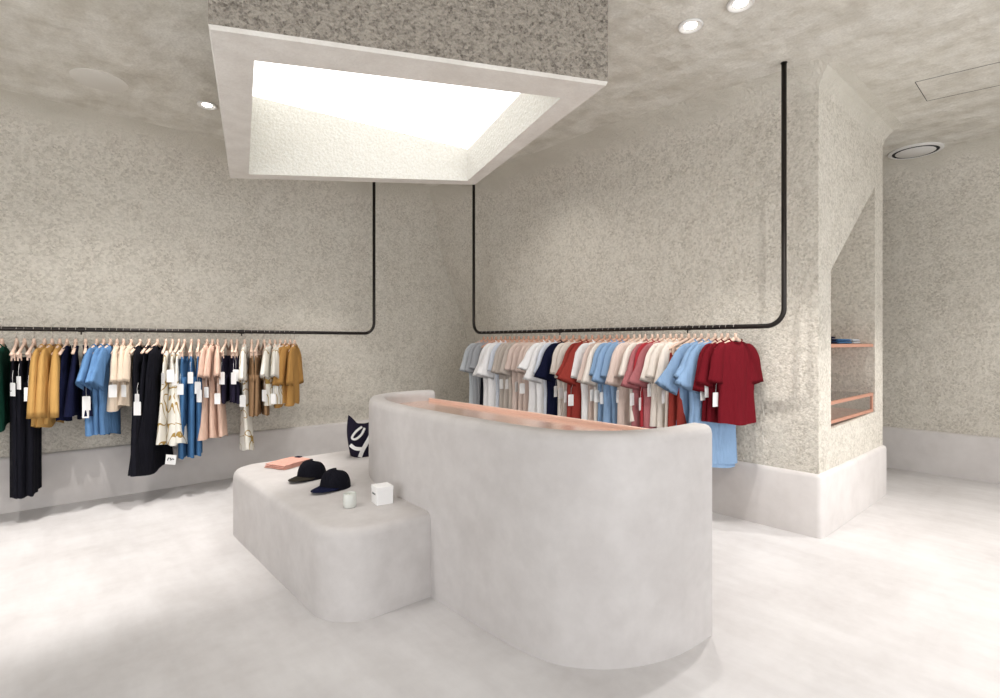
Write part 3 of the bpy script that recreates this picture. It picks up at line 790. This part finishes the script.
# ------------------------------------------------------------------ niche contents
mb = MB(); mb.box((NX0+.004, YP+.012, 1.463), (NX1-.004, YP+ND-.004, 1.492), .003)
o = mb.build('niche_shelf', M['niche_copper'], ang=30); tag(o, 'slim copper-coloured shelf board set across the wall niche', 'shelf')
r = empty('glass_display_case', (NX0+.01, YP+.01, .842), 0, 'copper framed glass-fronted box at the bottom of the wall niche', 'display case')
W = NX1-NX0-.02; Hh = .18; D = ND-.03
mb = MB()
for z in (0, Hh-.026): mb.box((0, 0, z), (W, .026, z+.026), .002)
for x in (0, W-.026): mb.box((x, 0.001, .02), (x+.026, .025, Hh-.02), .002)
mb.build('frame', M['niche_copper'], r, ang=30)
mb = MB(); mb.box((.026, .011, .026), (W-.026, .014, Hh-.026)); mb.build('glass_pane', M['glass'], r, sm=False)
mb = MB(); mb.box((0, .028, Hh-.02), (W, D, Hh-.004), .002); mb.build('glass_top', M['glass'], r, ang=30)
mb = MB(); mb.box((.005, .028, .0), (W-.005, D, .012), .002); mb.build('drawer_base', M['niche_copper'], r, ang=30)
def folded(name, loc, rz, sx, sy, layers, fab, label):
    r = empty(name, loc, rz, label, 'folded garment', 'folded garments in the niche')
    for k in range(layers):
        mb = MB(); rs = []
        for i in range(9):
            u = -1+2*i/8; pts = []
            for j in range(14):
                a = 2*PI*j/14
                pts.append((u*sx/2*(1-.03*k), math.copysign(abs(math.cos(a))**.4, math.cos(a))*sy/2*(1-.04*k), .001+k*.022+.011+math.copysign(abs(math.sin(a))**.7, math.sin(a))*.0108+.001*math.sin(3*u+k)))
            rs.append(pts)
        mb.rings(rs); mb.build('folded_layer', F[fab], r, ang=60)
folded('folded_jeans', (5.02, 1.64, 1.492), .1, .28, .28, 3, 'navy', 'navy folded garment on the niche shelf, left stack')
folded('folded_shirt', (5.36, 1.62, 1.492), -.1, .27, .24, 2, 'denim', 'blue folded garment in the middle of the niche shelf')
folded('folded_shirt', (5.68, 1.62, 1.492), .05, .25, .24, 2, 'greyw', 'pale grey folded garment at the right of the niche shelf')

# ------------------------------------------------------------------ ceiling fittings
def downlight(x, y, label, target, power, size=75, vis=True):
    r = empty('ceiling_downlight', (x, y, ZC), 0, label, 'downlight', 'recessed ceiling downlights')
    if vis:
        mb = MB(); mb.lathe([(.044, -.001), (.078, -.001), (.080, -.006), (.074, -.014), (.062, -.012), (.054, -.004), (.044, -.002)], 36); mb.v = mb.v
        mb.build('trim_ring', M['white'], r, ang=50)
        mb = MB(); mb.lathe([(.0005, -.004), (.040, -.004), (.040, -.0015), (.0005, -.0015)], 28); mb.build('lamp_lens', M['lamp'], r, ang=50)
    spot('downlight_beam', (x, y, ZC-.03), target, power, size, parent=r)
    return r
downlight(1.11, 5.20, 'small lit recessed downlight left of the skylight box', (.8, 5.1, 0), 290, 58)
downlight(3.24, 1.80, 'lit recessed downlight nearer the hanging rail, of the pair at top right', (3.6, 2.1, 0), 110, 70)
downlight(3.26, 1.48, 'lit recessed downlight at the picture top edge, of the pair at top right', (3.7, .6, 0), 150, 70)
# unseen spots without fittings, outside the frame or behind the skylight box
for k, (x, y, tx, ty, tz_, p_, sz) in enumerate([
        (-.6, 4.9, -.5, 5.0, 0, 280, 58), (2.55, 5.35, 2.5, 5.4, 0, 90, 70), (-1.6, 4.3, -1.5, 4.3, 0, 180, 62),
        (5.9, -.4, 5.4, .4, 0, 250, 72), (4.4, -.7, 4.4, .2, 0, 180, 72), (6.6, -1.4, 7.0, -.4, 0, 120, 90),
        (3.45, 3.95, 4.2, 3.9, .9, 30, 110), (-.6, 3.0, 1.6, 3.5, .5, 130, 60), (1.8, -.6, 4.2, 3.2, 1.2, 170, 48), (-.7, 3.6, .5, 6.05, 1.1, 150, 60)]):  # this row is added fill aimed at the garments and plinth
    spot('unseen_spot', (x, y, ZC-.03), (tx, ty, tz_), p_, sz, blend=.5 if tz_ == 0 else 1.0)
# flush speakers
r = empty('ceiling_speaker', (7.2, 1.36, ZC), 0, 'round white-rimmed ceiling speaker above the far right wall', 'speaker')
mb = MB(); mb.lathe([(.205, 0), (.245, 0), (.245, -.012), (.235, -.018), (.21, -.018), (.205, -.01)], 48); mb.build('rim', M['white'], r, ang=40)
mb = MB(); mb.lathe([(.0005, -.001), (.206, -.001), (.206, -.0165), (.0005, -.0165)], 48); mb.build('dark_gap', M['dark'], r, ang=40)
mb = MB(); mb.lathe([(.0005, -.016), (.172, -.016), (.178, -.018), (.174, -.021), (.0005, -.023)], 48); mb.build('grille', M['white'], r, ang=40)
r = empty('ceiling_speaker', (.36, 5.28, ZC), 0, 'round flush ceiling disc painted over at far left', 'speaker')
mb = MB(); mb.lathe([(.0005, 0), (.19, 0), (.19, -.004), (.18, -.008), (.0005, -.008)], 48); mb.build('grille', M['speaker'], r, ang=40)
